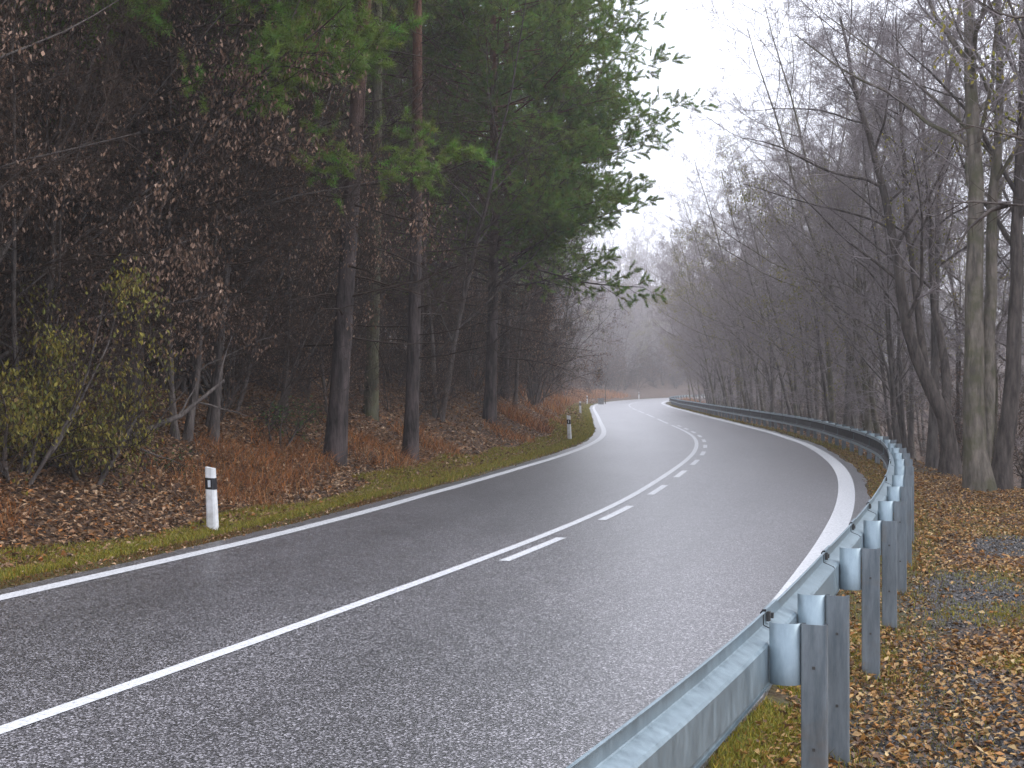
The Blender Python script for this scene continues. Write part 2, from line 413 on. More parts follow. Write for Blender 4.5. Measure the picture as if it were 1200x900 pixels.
# ------------------------------------------------------------------ guardrail
arcG_p = np.stack([GX, YY], 1)
arcG = np.concatenate([[0], np.cumsum(np.hypot(*np.diff(arcG_p, axis=0).T))])
def g_at(s):
    y = np.interp(s, arcG, YY); x = np.interp(y, YY, GX)
    y2 = np.interp(s + .05, arcG, YY); x2 = np.interp(y2, YY, GX)
    t = nrm(np.stack([x2 - x, y2 - y], -1)); return x, y, t
s_of = lambda y: float(np.interp(y, YY, arcG))
PROF = np.array([(-.018, .700), (-.004, .700), (0, .694), (0, .634), (-.006, .626), (-.068, .600), (-.076, .590), (-.076, .420),
                 (-.068, .410), (-.006, .384), (0, .376), (0, .316), (-.004, .310), (-.018, .310)])   # (towards road, height)
def rail_section(s0, s1, grow_by=0., step=.5, lo=0, hi=None):
    pr = PROF[lo:hi]
    d = nrm(np.gradient(pr, axis=0)); n = np.c_[d[:, 1], -d[:, 0]]      # points to the back
    loop = np.concatenate([pr + n * grow_by - n * .0, (pr + n * (.004 + grow_by))[::-1] if not grow_by else (pr - n * (.004 + grow_by))[::-1]])
    s = np.linspace(s0, s1, max(2, int((s1 - s0) / step) + 1))
    x, y, t = g_at(s); left = np.stack([-t[:, 1], t[:, 0]], -1)
    V = np.concatenate([np.repeat(np.stack([x, y], -1)[:, None], len(loop), 1) + loop[None, :, :1] * left[:, None], np.repeat(loop[None, :, 1:], len(s), 0)], -1)
    k = len(loop); I = np.arange(len(s) * k).reshape(len(s), k); J = np.roll(I, -1, 1)
    q = np.stack([I[:-1], J[:-1], J[1:], I[1:]], -1)
    g = Geo().add(V.reshape(-1, 3), q[:, :4].reshape(-1, 4)); h = k // 2
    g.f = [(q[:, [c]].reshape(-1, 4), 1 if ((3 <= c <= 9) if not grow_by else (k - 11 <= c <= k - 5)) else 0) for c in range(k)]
    for row in (I[0], I[-1]):
        g.f.append((np.array([[row[i], row[i + 1], row[k - 2 - i], row[k - 1 - i]] for i in range(h - 1)]), 0))
    return g
def box(g, c, sx, sy, sz, tx, ty, mat=0):
    """box centred at c with horizontal axes tx, ty"""
    c = np.array(c, float); tx = np.r_[tx, 0] * sx / 2; ty = np.r_[ty, 0] * sy / 2; tz = np.array([0, 0, sz / 2])
    v = np.array([c + a * tx + bb * ty + d * tz for d in (-1, 1) for a, bb in ((-1, -1), (1, -1), (1, 1), (-1, 1))])
    f = [(0, 3, 2, 1), (4, 5, 6, 7), (0, 1, 5, 4), (1, 2, 6, 5), (2, 3, 7, 6), (3, 0, 4, 7)]
    g.add(v, f, None, mat)

rail = thing('guardrail', 'long galvanised steel guardrail on posts curving along the outer side of the road', 'guardrail', (0, 0, 0))
s_joint = [s_of(-10), s_of(-6), s_of(-2), s_of(2.6), s_of(6.9)]
posts = [s_of(v) for v in (-8, -5, -2, .6, 2.6)] + [s_of(6.45), s_of(7.33)]
s = s_of(9.45)
sN = s_of(155)
while s < sN:
    posts.append(s); s += 2.06
while s < s_of(262):
    posts.append(s); s += 6.
s = s_of(9.45) - .12
k = 0
while s < s_of(262):
    s_joint.append(s); s += 2.06 if k < 2 else 4.12
    k += 1
for a, e in zip(s_joint[:-1], s_joint[1:]):
    rail_section(a, e - .006).build('rail_panel', [M_steel, M_recess_shade], rail, smooth=False)
for a in s_joint[1:-8]:
    x, y, t = g_at(a); lf = np.array([-t[1], t[0]])
    o = rail_section(a - .17, a + .17, .0055, .1).build('splice_plate', [M_steel, M_recess_shade], rail, smooth=False)
    gb = Geo()
    for ds, zz in ((-.10, .676), (.0, .654), (-.10, .654)):
        x1, y1, _ = g_at(a + ds)
        box(gb, np.r_[np.array([x1, y1]) + lf * (-.018), zz], .026, .018, .026, t, lf)
    gb.build('bolt', M_bolt, o, smooth=False)
    rail_section(a - .178, a - .168, .007, .1, 0, 7).build('seam', M_black, o, smooth=False)
def post_mesh(x, y, t, zb):
    lf = np.array([-t[1], t[0]]); c = np.array([x, y])
    # C profile: web across the rail, flanges pointing forwards
    w0, w1, dp, th = -.350, -.230, .05, .005
    pr = [(w0 + .0, dp), (w0, 0.006), (w0 + .006, 0), (w1 - .006, 0), (w1, 0.006), (w1, dp), (w1 - .018, dp), (w1 - .018, dp - th), (w1 - th, dp - th), (w1 - th, th), (w0 + th, th), (w0 + th, dp - th), (w0 + .018, dp - th), (w0 + .018, dp)]
    loop = np.array([c + lf * a + t * bb for a, bb in pr])
    g = Geo(); k = len(loop)
    v = np.concatenate([np.c_[loop, np.full(k, zb)], np.c_[loop, np.full(k, .70)]])
    i = np.arange(k); j = (i + 1) % k
    g.add(v, np.stack([i, j, j + k, i + k], -1))
    # top rim
    f = [(1, 2, 9, 10), (2, 3, 9, 9), (0, 1, 10, 11)]
    g.f.append((np.array([[k + 1, k + 2, k + 10, k + 10], [k + 2, k + 3, k + 9, k + 10], [k + 3, k + 4, k + 9, k + 9], [k + 4, k + 5, k + 8, k + 9], [k + 0, k + 1, k + 10, k + 11]])[:2], 0))
    for zz in (.50, .12):
        p = c + lf * (w0 + w1) / 2 - t * .0022
        box(g, np.r_[p, zz], .014, .004, .014, lf, t, 1)
    return g
def spacer_mesh(x, y, t):
    lf = np.array([-t[1], t[0]]); c = np.array([x, y])
    n = 12; a = np.linspace(0, PI, n)
    w0, w1 = -.228, -.0805
    mid = (w0 + w1) / 2
    half = .0735
    outer = np.stack([mid + half * np.cos(a) * 1.0, .02 - .055 * np.sin(a)], -1)
    inner = np.stack([mid + (half - .004) * np.cos(a), .02 - .051 * np.sin(a)], -1)[::-1]
    lp = np.concatenate([outer, inner]); loop = c + lp[:, :1] * lf + lp[:, 1:] * t
    k = len(loop); g = Geo()
    v = np.concatenate([np.c_[loop, np.full(k, .415)], np.c_[loop, np.full(k, .702)]])
    i = np.arange(k); j = (i + 1) % k
    g.add(v, np.stack([i, j, j + k, i + k], -1))
    g.f.append((np.array([[k + m, k + m + 1, 2 * k - 2 - m, 2 * k - 1 - m] for m in range(n - 1)]), 0))
    return g
for s in posts:
    x, y, t = g_at(s)
    p = post_mesh(float(x), float(y), t, float(terrain(x + .3, y)) - .25).build('post', [M_post, M_bolt], rail, smooth=False)
    spacer_mesh(float(x), float(y), t).build('spacer', M_steel, p)

# ------------------------------------------------------------------ delineator posts
def delineator(x, y, h, lean, label, band=True):
    r = thing('delineator_post', label, 'marker post', on(x, y), 0, 'white delineator posts on the left verge')
    r.rotation_euler = (0, lean, math.radians(-16))
    def prism(z0, z1, w0, w1, d0, d1, sl0=0, sl1=0):
        def ring(z, w, d, sl): return [(-w, -d * .7, z + sl), (-w * .6, -d, z + sl * .6), (w * .6, -d, z - sl * .6), (w, -d * .7, z - sl), (w, d, z - sl), (-w, d, z + sl)]
        v = ring(z0, w0, d0, sl0) + ring(z1, w1, d1, sl1)
        f = [(i, (i + 1) % 6, (i + 1) % 6 + 6, i + 6) for i in range(6)]
        g = Geo().add(v, f); g.f.append((np.array([[6, 7, 8, 9], [6, 9, 10, 11]]), 0)); return g
    prism(-.2, h, .066, .056, .045, .038, 0, .012).build('body', M_white, r, smooth=False)
    b_ = prism(h * .66, h * .84, .0625, .0605, .0425, .0415, .006, .006)
    bo = b_.build('band', M_black, r, smooth=False)
    g = Geo(); box(g, (.002, -.046, h * .75), .034, .006, h * .11, (1, 0), (0, 1)); g.build('reflector', M_reflector, bo, smooth=False)
    return r
delineator(-3.66, 16.7, .78, -.045, 'nearest white delineator post with black band, leaning slightly on the verge grass')
delineator(1.93, 45.7, .83, -.05, 'white delineator post where the leaf bank meets the verge inside the bend')
delineator(4.40, 88., .83, -.02, 'third white delineator post along the left verge, thinner and further off')
delineator(8.15, 148., .95, .0, 'white delineator post left of the grey concrete block')
delineator(21.0, 226., 1.15, 0, 'farthest white delineator post standing alone at the misty bend')
blk = thing('concrete_block', 'grey concrete culvert block with a slab cap beside the misty left verge', 'concrete block', on(9.9, 152))
g = Geo(); box(g, (0, 0, .22), .62, .5, .7, (1, 0), (0, 1)); g.build('base', M_concrete, blk, smooth=False)
g = Geo(); box(g, (0, 0, .65), .74, .6, .14, (1, 0), (0, 1)); g.build('cap', M_concrete, blk, smooth=False)
g = Geo(); tubes(g, np.array([[[0, 0, -.2], [.01, 0, 1.2], [.03, 0, 2.3]]]), np.array([[.05, .045, .04]]), 8)
o = g.build('wooden_stake', M_wood); o.location = on(10.6, 155); tag(o, 'thin bare wooden stake standing just right of the concrete block', 'stake')

# ------------------------------------------------------------------ bare trees
def lf_taper(a, lo=.25): return lambda t, L: L * a * (lo + (1 - lo) * (1 - t) ** .7)
def bare_tree(stems, dens=1., bias=None, leafy=0, twig=.0052, m0=9, bark=None, palette=None, first=.25, lsize=(.05, .09)):
    """stems: list of (P (k,3), r0, r1). Returns meshes (trunk, crown, foliage)"""
    gt, gc = Geo(), Geo()
    k = 16
    Ps, Rs = [], []
    for P, r0, r1 in stems:
        P = np.asarray(P, float); s = np.concatenate([[0], np.cumsum(np.linalg.norm(np.diff(P, axis=0), axis=1))]); s /= s[-1]
        q = np.linspace(0, 1, k); C = np.stack([np.interp(q, s, P[:, i]) for i in range(3)], 1)
        C[1:-1] = (C[:-2] + 2 * C[1:-1] + C[2:]) / 4
        C[1:-1] += rng.normal(0, .02, (k - 2, 3)) * np.array([1, 1, .2])
        r = r0 + (r1 - r0) * q ** .8
        if P[0][2] < .2: r = r * (1 + .55 * np.exp(-q * s.size * 0 - q * np.linalg.norm(P[-1] - P[0]) / .45))
        Ps.append(C); Rs.append(r)
    P0, R0 = np.stack(Ps), np.stack(Rs)
    tubes(gt, P0, R0, m0)
    P1, R1 = grow(P0, R0, int(16 * dens), (first, .98), (28, 62), lambda t, L: L * .42 * (.3 + .7 * (1 - t) ** .6), 9, .11, .03, .5, .01, .2, bias)
    tubes(gt, P1, R1, 6)
    P2, R2 = grow(P1, R1, 9, (.12, 1.), (25, 60), lambda t, L: L * .45 * (.35 + .65 * (1 - t)), 6, .12, .03, .55, .006, .3, bias)
    tubes(gc, P2, R2, 4)
    P3, R3 = grow(P2, R2, 6, (.1, 1.), (25, 60), lambda t, L: np.clip(L * .5, .35, 2) * (.4 + .6 * (1 - t)), 4, .14, .02, .6, twig, .5)
    tubes(gc, P3, R3, 3)
    P4, R4 = grow(P3, R3, 7, (.1, 1.), (25, 65), lambda t, L: np.clip(L * .6, .28, 1.1) * (.5 + .5 * (1 - t)), 3, .14, .02, .7, twig * .8, .6)
    tubes(gc, P4, R4, 3)
    gl = None
    if leafy:
        gl = Geo()
        sel = np.zeros(len(P1), bool); sel[rng.choice(len(P1), max(1, int(len(P1) * leafy)), replace=False)] = True
        per = len(P4) // len(P1)
        pick = np.repeat(sel, per)
        pts = P4[pick]
        p = np.concatenate([pts[:, 1], pts[:, 2]]) + rng.normal(0, .06, (2 * len(pts), 3))
        p = p[rng.random(len(p)) < .7]
        leaf_quads(gl, p, lsize, .6, .6, palette or [(.26, .25, .035), (.32, .27, .045), (.17, .18, .03)], [1, 1, 1])
    return gt, gc, gl

def random_stems(h, r, n=1, lean=0., spread=.15, wobble=.03):
    out = []
    for i in range(n):
        az = rng.random() * 2 * PI
        k = 9; hh = h * (1 if i == 0 else rng.uniform(.7, .95))
        d = np.array([np.cos(az) * spread * (n > 1) - lean, np.sin(az) * spread * (n > 1), 1.])
        P = [np.array([np.cos(az) * .1 * (n > 1), np.sin(az) * .1 * (n > 1), -.3])]
        for j in range(k):
            d = nrm(d + rng.normal(0, wobble * 2.2, 3)); d[2] = abs(d[2]); d[0] *= .93; d[1] *= .93
            P.append(P[-1] + nrm(d) * (hh + .3) / k)
        out.append((np.array(P), r * (1 if i == 0 else rng.uniform(.6, .9)), r * .12))
    return out

def make_tree(name, label, cat, loc, geos, mats, group=None, foliage='foliage'):
    t = thing(name, label, cat, loc, 0, group)
    geos[0].build('trunk', mats[0], t)
    if geos[1] is not None: geos[1].build('crown', mats[1], t)
    if geos[2] is not None: geos[2].build(foliage, mats[2], t, smooth=False)
    return t

def px(x, Zd, y=None):
    X = (x - 600) * Zd / 1600.
    return (X, Zd) if y is None else (X, Zd, 1.8 - (y - 455) * Zd / 1600.)
def stem_px(pts, Zd, base):
    return np.array([np.array(px(a, Zd + dz, bb)) - np.array(base) for a, bb, dz in pts])

# named trees right of the road -------------------------------------------------
D = 26.5; base = on(*px(1150, D))
st = [(stem_px([(1150, 592, 0), (1143, 540, 0), (1140, 450, 0), (1142, 350, .1), (1146, 200, .3), (1136, 80, .5), (1134, -60, .6), (1140, -330, 1)], D, base), .24, .04),
      (stem_px([(1150, 560, .1), (1158, 480, .3), (1160, 380, .6), (1165, 250, .8), (1172, 110, 1.), (1168, -20, 1.2), (1180, -250, 1.5)], D, base), .16, .03)]
make_tree('bare_tree', 'tall twin-stemmed tree with smooth greenish-grey bark on the leafy ledge right of the guardrail', 'tree', base,
          bare_tree(st, 1.0, leafy=.14, bias=np.array([-.02, -.0, 0]), first=.35), [M_bark, M_twig, M_leaf])
D = 33.5; base = on(*px(1110, D))
st = [(stem_px([(1113, 565, 0), (1111, 510, 0), (1106, 478, 0), (1086, 442, 0), (1064, 405, 0), (1060, 360, 0), (1052, 310, .2), (1040, 240, .2), (1010, 130, .4), (985, 20, 1)], D, base), .22, .03),
      (stem_px([(1085, 440, 0), (1080, 400, .2), (1074, 340, .5), (1062, 260, .8), (1058, 160, 1), (1050, 20, 1)], D, base), .11, .02),
      (stem_px([(1108, 485, 0), (1112, 440, .3), (1104, 400, .5), (1090, 370, .8), (1095, 300, 1), (1085, 180, 1.5), (1080, 30, 2)], D, base), .13, .02)]
make_tree('bare_tree', 'dark forked tree whose lower limb bends sharply towards the road then rises', 'tree', base,
          bare_tree(st, 1.0, bias=np.array([-.03, -.0, 0]), first=.3), [M_darkbark, M_twig, M_leaf])
D = 27.5; base = on(*px(1172, D))
st = [(stem_px([(1170, 592, 0), (1174, 530, 0), (1186, 460, 0), (1190, 390, 0), (1194, 250, 0), (1200, 80, 0), (1210, -200, 0)], D, base), .2, .03)]
make_tree('bare_tree', 'rough dark trunk leaning outward close behind the twin-stemmed tree', 'tree', base, bare_tree(st, 1.0, leafy=.1, first=.35), [M_darkbark, M_twig, M_leaf])
# tree just outside the frame whose low dark branches reach in from the side
D = 9.0; bx_, by_ = 4.4, 9.6; base = on(bx_, by_)
gt, gc = Geo(), Geo()
Pm = np.array([[(0, 0, -.3), (.05, 0, 1.5), (0, .05, 3.5), (.1, .1, 6.), (.15, .1, 9)]]); tubes(gt, Pm, np.array([[.14, .11, .095, .07, .03]]), 9)
for pts in ([(1310, 205, .5), (1240, 175, .3), (1190, 160, 0), (1160, 152, -.1), (1122, 143, -.1)],
            [(1320, 270, .5), (1230, 243, .2), (1190, 240, 0), (1140, 236, 0), (1099, 240, -.1)],
            [(1300, 40, .5), (1230, 16, .2), (1190, 20, 0), (1168, 14, 0), (1150, 2, 0)],
            [(1180, 240, .0), (1160, 247, .1), (1135, 268, .1), (1122, 290, .1)]):
    P = stem_px(pts, D, base)[None]
    if pts[0][0] > 1290: P[0, 0] = [0.05, .05, P[0, 0, 2] - .2]
    tubes(gt, P, np.array([[.02, .013, .009, .007, .003]])[:, :len(pts)], 5)
    P2, R2 = grow(P, np.full((1, len(pts)), .008), 6, (.25, .9), (30, 60), lambda t, L: L * .12 + .05, 4, .1, .0, .5, .0025)
    tubes(gc, P2, R2, 3)
t = thing('bare_tree', 'slim tree whose thin dark branches reach in front of the wood from the side', 'tree', base)
gt.build('trunk', M_darkbark, t); gc.build('crown', M_brown_twig, t)

# prototypes --------------------------------------------------------------------
def proto(kind, i):
    if kind == 'bare':
        n = (1, 2, 1, 3, 1)[i]
        return bare_tree(random_stems((15.5, 14, 17, 12.5, 16)[i], (.135, .11, .155, .085, .115)[i], n, (.05, .10, .03, .12, .16)[i], .22),
                         (1.15, .9, 1.2, .7, 1.1)[i], leafy=(.10, .08, .03, .06, .12)[i], bias=np.array([-.03, -.01, 0]), first=(.22, .18, .25, .12, .2)[i])
protos = {}
mats_b = [[M_bark, M_twig, M_leaf], [M_palebark, M_twig, M_leaf], [M_palebark, M_twig, M_leaf], [M_palebark, M_twig, M_leaf], [M_bark, M_twig, M_leaf]]
bare_meshes = []
for i in range(5):
    gs = proto('bare', i)
    bare_meshes.append([gs[0].mesh('trunk', mats_b[i][0]), gs[1].mesh('crown', mats_b[i][1]), None if gs[2] is None else gs[2].mesh('foliage', M_leaf, False)])
dark_meshes = []
for tm, cm, lm in bare_meshes:           # the same growth with the darker bark of the left wood
    a, b2 = tm.copy(), cm.copy(); a.materials[0] = M_darkbark; b2.materials[0] = M_brown_twig
    dark_meshes.append([a, b2])
def put(meshes, names, name, label, cat, group, loc, rz=0, sc=1, tilt=(0, 0)):
    t = thing(name, label, cat, loc, rz, group); t.rotation_euler = (tilt[0], tilt[1], rz); t.scale = (sc, sc, sc)
    for nm, me in zip(names, meshes):
        if me is not None:
            o = bpy.data.objects.new(nm, me); COL.objects.link(o); o.parent = t
    return t
TN = ('trunk', 'crown', 'foliage')
def clearing(x, y):   # keeps trunks off the road
    c = float(fcos(y)); return (fL(y) - x) * c, (x - fR(y)) * c
GR = 'bare trees in the wood behind the guardrail'
# first row behind the rail: pixel column of the foot, distance, variant, lean to the road
row1 = [(1010, 37, 2, .02), (985, 41, 1, .06), (968, 45, 0, .03), (938, 47, 4, .10), (925, 52, 2, .04), (905, 55, 0, .0), (893, 60, 1, .12), (878, 64, 4, .22), (868, 72, 3, .05),
        (860, 78, 2, .0), (850, 86, 1, .1), (842, 92, 0, .05), (838, 100, 4, .25), (835, 112, 3, .1), (832, 126, 1, .2), (834, 142, 2, .1), (845, 150, 0, .1), (1000, 39, 3, .12), (950, 49, 4, .2), (915, 57, 3, .2), (885, 67, 1, .2), (870, 75, 4, .25), (850, 83, 3, .25), (850, 89, 4, .2), (850, 96, 1, .25), (840, 107, 4, .25), (840, 119, 1, .2)]
L1 = ['straight bare tree right behind the sharpest part of the guardrail bend', 'pair of dark bare trunks curving up behind the guardrail bend', 'grey bare trunk standing between paired dark trunks past the bend',
      'slanting grey bare tree behind the dark stretch of guardrail', 'stout dark bare tree among the hazier trunks behind the guardrail']
for i, (xp, Zd, v, ln) in enumerate(row1):
    x, y = px(xp, Zd); x = max(x, fR(y) + 2.3 + .8 * rng.random())
    ln = min(ln * .45, .08)
    put(bare_meshes[v], TN, 'bare_tree', L1[i] if i < len(L1) else 'hazy bare tree in the front row close behind the guardrail', 'tree',
        None if i < len(L1) else 'front row of bare trees behind the guardrail', on(x, y), rng.normal(0, .5), rng.uniform(.85, 1.0), (0, -ln))
for i in range(130):
    y = 22 + 155 * ((i + rng.random()) / 130) ** 1.15
    d = rng.uniform(6, 45) if i % 4 else rng.uniform(3.5, 8)
    x = fR(y) + d
    put(bare_meshes[rng.integers(0, 5)], TN, 'bare_tree', 'bare leafless tree within the dense wood behind the guardrail', 'tree', GR, on(x, y), rng.normal(0, .7), rng.uniform(.85, 1.15), (rng.normal(0, .04), -abs(rng.normal(.02, .05))))

# ------------------------------------------------------------------ shrubs
def shrub(h, n, leaves, lsize, palette, w, twig=.004, per=(9, 6, 5), hang=.8, spread=.55):
    gt, gc, gl = Geo(), Geo(), Geo()
    az = rng.random(n) * 2 * PI
    d = nrm(np.c_[np.cos(az) * spread, np.sin(az) * spread, np.ones(n)])
    P0, R0 = shoot(np.c_[np.cos(az) * .12, np.sin(az) * .12, np.full(n, -.15)], d, h * rng.uniform(.6, 1.1, n), np.full(n, .028) * rng.uniform(.6, 1.3, n), 9, .12, -.015, .2)
    tubes(gt, P0, R0, 6)
    P1, R1 = grow(P0, R0, per[0], (.12, 1), (25, 65), lambda t, L: L * .45 * (.4 + .6 * (1 - t)), 6, .14, .0, .6, .006, .3)
    tubes(gc, P1, R1, 4)
    P2, R2 = grow(P1, R1, per[1], (.1, 1), (25, 65), lambda t, L: L * .45 * (.4 + .6 * (1 - t)) + .1, 4, .15, .0, .6, twig, .4)
    tubes(gc, P2, R2, 3)
    P3, R3 = grow(P2, R2, per[2], (.1, 1), (25, 65), lambda t, L: L * .5 + .1, 3, .15, -.02, .7, twig * .8, .5)
    tubes(gc, P3, R3, 3)
    if leaves:
        pts = P3.reshape(-1, 3)
        # dead leaves come in patches
        keep = np.sin(pts @ np.array([2.1, 1.3, 1.7])) + np.sin(pts @ np.array([-1.2, 2.4, 1.1])) + rng.normal(0, .7, len(pts)) > .2
        pts = pts[keep]
        pts = pts[rng.integers(0, len(pts), leaves)] + rng.normal(0, .05, (leaves, 3))
        leaf_quads(gl, pts, lsize, .5, hang, palette, w)
    return gt, gc, (gl if leaves else None)
DEAD = [(.23, .14, .092), (.15, .09, .06), (.37, .25, .18), (.08, .05, .035)]
shr = []
for i in range(5):
    gs = shrub((4.2, 5.2, 6.2, 3.0, 5.0)[i], (6, 7, 8, 6, 6)[i], (3800, 5200, 6000, 1500, 1200)[i], (.035, .065), DEAD, [3, 3, 1.2, 2], spread=(.5, .45, .4, .7, .35)[i])
    shr.append([gs[0].mesh('stems', M_darkbark), gs[1].mesh('twigs', M_brown_twig), gs[2].mesh('foliage', M_leaf, False)])
SN = ('stems', 'twigs', 'foliage')
ns = 0
def put_shrub(x, y, v, sc=1., label='tangled brown shrub with withered leaves at the dark forest edge', group='tangled shrubs along the forest edge'):
    return put(shr[v], SN, 'shrub', label, 'shrub', group, on(x, y), rng.random() * 6.28, sc, (rng.normal(0, .1), rng.normal(.05, .1)))
for i in range(40):                      # forest edge, left of the road
    y = 11 + 34 * ((i + rng.random()) / 40) ** 1.2
    d = rng.uniform(3.6, 6.5) if y < 24 else rng.uniform(4.2, 8.5)
    put_shrub(fL(y) - d / fcos(y), y, rng.integers(0, 3) if y < 24 else rng.integers(0, 5), rng.uniform(.8, 1.2))
for i in range(24):                      # tall ones hanging withered leaves over the bank
    y = 11.5 + 15 * (i + rng.random()) / 24
    put_shrub(fL(y) - rng.uniform(4.2, 7.5), y, rng.integers(0, 3), rng.uniform(1.15, 1.6), 'tall arching shrub full of withered brown leaves at the forest edge', 'tall withered shrubs at the forest edge')
for i in range(20):                      # low brush on the bank
    y = 22 + 34 * (i + rng.random()) / 20
    put_shrub(fL(y) - rng.uniform(3.2, 5.), y, rng.integers(3, 5), rng.uniform(.4, .7), 'low bare brush at the top of the leaf bank', 'low brush along the leaf bank')
for i in range(44):                      # deeper
    y = 12 + 46 * (i + rng.random()) / 44
    put_shrub(fL(y) - rng.uniform(8, 24), y, rng.integers(0, 5), rng.uniform(1.2, 2.1), 'brown shrub deep in the dark pine wood', 'shrubs deep in the pine wood')
for i in range(34):                      # further along
    y = 44 + 150 * ((i + rng.random()) / 34) ** 1.2
    put_shrub(fL(y) - rng.uniform(3.0, 9), y, rng.integers(0, 5), rng.uniform(.8, 1.4), 'hazy brown shrub on the bank further along the road', 'hazy shrubs further along the left bank')
for i in range(70):                      # understorey behind the guardrail
    y = 22 + 140 * ((i + rng.random()) / 70) ** 1.2
    d_ = rng.uniform(5, 10) if i % 3 == 0 else rng.uniform(9, 34)
    put_shrub(fR(y) + d_, y, rng.integers(3, 5), rng.uniform(.8, 1.2) if d_ < 10 else rng.uniform(1.2, 2.2), 'thin leafless shrub in the understorey behind the guardrail', 'understorey shrubs behind the guardrail')
gs = shrub(2.5, 10, 8500, (.045, .075), [(.17, .15, .026), (.23, .19, .03), (.10, .105, .02), (.16, .10, .025)], [3, 2, 2, 1], per=(10, 6, 4), hang=.75, spread=.6)
x, y = px(18, 15.6)
make_tree('leafy_shrub', 'dense yellow-green leafy shrub at the forest edge above the leaf bank', 'shrub', on(x, y), gs, [M_darkbark, M_brown_twig, M_leaf])
gs = shrub(1.7, 7, 2200, (.045, .075), [(.17, .15, .026), (.23, .19, .03), (.10, .105, .02), (.16, .10, .025)], [3, 2, 2, 1], per=(10, 6, 4), hang=.75, spread=.5)
x, y = px(100, 16.8)
make_tree('leafy_shrub', 'sparser yellow-leaved shrub just right of the dense leafy shrub', 'shrub', on(x, y), gs, [M_darkbark, M_brown_twig, M_leaf])
gs = shrub(.75, 5, 260, (.05, .085), [(.06, .12, .03), (.09, .16, .04)], [1, 1], per=(5, 3, 3), hang=.3)
x, y = px(328, 24.2)
make_tree('bramble', 'small bright green bramble at the foot of the dark pines', 'bramble', on(x, y, .1), gs, [M_darkbark, M_brown_twig, M_leaf])
gs = shrub(.5, 4, 140, (.04, .07), [(.04, .09, .025), (.06, .11, .03)], [1, 1], per=(4, 3, 3), hang=.3)
x, y = px(200, 18.7)
make_tree('seedling', 'small dark green seedling in the leaf litter above the nearest delineator', 'plant', on(x, y, .0), gs, [M_darkbark, M_brown_twig, M_leaf])

# ------------------------------------------------------------------ pines
def pine(h, r, cb, blen, nb=64, lean=(0, 0), bend=None, tuft=1., dead=54, green=1., nnd=20):
    """Scots pine. cb: height of the lowest green branches, blen: longest branch"""
    gt, gd, gn = Geo(), Geo(), Geo()
    k = 14; z = np.linspace(-.4, h, k); q = np.linspace(0, 1, k)
    P0 = np.stack([lean[0] * z + .12 * np.sin(q * 4 + lean[0] * 30), lean[1] * z + .1 * np.sin(q * 3.3 + 1), z], 1)[None]
    R0 = (r * (1 - .75 * q) * (1 + .35 * np.exp(-q * h / .5)))[None]
    tubes(gt, P0, R0, 12)
    t0 = (cb + .4) / (h + .4)
    env = lambda t, L: blen * np.clip(np.minimum((t - t0 + .14) / .18, (1.04 - t) / (1 - t0) * 1.6), .15, 1)
    P1, R1 = grow(P0, R0, int(nb * 1.25), (t0, .985), (60, 95), env, 8, .07, .035, .28, .012, .25)
    tubes(gt, P1, R1, 5)
    if dead:
        Pd, Rd = grow(P0, R0, dead, (.12, t0 + .1), (72, 105), lambda t, L: np.minimum(.75 * blen, 3.2) * np.ones_like(t), 6, .1, -.02, .14, .009, .3)
        tubes(gd, Pd, Rd, 4)
        Pe, Re = grow(Pd, Rd, 8, (.25, 1), (30, 65), lambda t, L: L * .3 + .1, 4, .15, -.02, .6, .005)
        tubes(gd, Pe, Re, 3)
        Pf, Rf = grow(Pe, Re, 6, (.2, 1), (30, 65), lambda t, L: L * .4 + .1, 3, .15, -.02, .6, .0035)
        tubes(gd, Pf, Rf, 3)
    P2, R2 = grow(P1, R1, 14, (.3, 1.), (30, 62), lambda t, L: np.clip(L * .26 * (.6 + .4 * (1 - t)), .4, 1.5), 5, .09, .05, .55, .006, .4, None, .5)
    tubes(gd, P2, R2, 3)
    P3, R3 = grow(P2, R2, 6, (.3, 1.), (28, 60), lambda t, L: L * .26 + .1, 3, .1, .08, .6, .004, .6)
    tubes(gd, P3, R3, 3)
    # needles: bundles spread along the last twigs
    base = np.concatenate([P3[:, 1], P3[:, 2], (P3[:, 1] + P3[:, 2]) / 2, P2[:, 4], P2[:, 3]]); ax = nrm(np.concatenate([P3[:, 2] - P3[:, 1]] * 3 + [P2[:, 4] - P2[:, 3]] * 2))
    nn = int(nnd * tuft)
    tintb = np.array([.15, .225, .045]) * green
    tn = tintb * rng.uniform(.6, 1.35, (len(base), 1)) * (1 + rng.normal(0, .12, (len(base), 3)))
    bb = np.repeat(base, nn, 0); aa = np.repeat(ax, nn, 0); tt = np.repeat(tn, nn, 0)
    d = nrm(aa * .5 + rng.normal(0, .7, bb.shape) + np.array([0, 0, .15]))
    Ln = rng.uniform(.08, .13, (len(bb), 1)); sd = nrm(np.cross(d, rng.normal(0, 1, bb.shape))) * .0054
    b0 = bb + aa * rng.uniform(-.06, .06, (len(bb), 1))
    v = np.stack([b0 - sd, b0 + sd, b0 + d * Ln], 1).reshape(-1, 3)
    gn.add(v, np.arange(len(v)).reshape(-1, 3), np.repeat(np.clip(tt, .005, 1), 3, 0))
    return gt, gd, gn
PM = [M_pinebark, M_brown_twig, M_needle]
PN = ('trunk', 'branches', 'needles')
M_mossbark = bark_mat('mossy_pine_bark', (.03, .03, .02), (.15, .14, .095), moss=(.12, .125, .06))
def put_pine(gs, label, loc, group=None, rz=0, bark=None):
    t = thing('pine_tree', label, 'tree', loc, rz, group)
    for nm, g, m in zip(PN, gs, [bark or M_pinebark] + PM[1:]): g.build(nm, m, t, smooth=nm != 'needles')
    return t
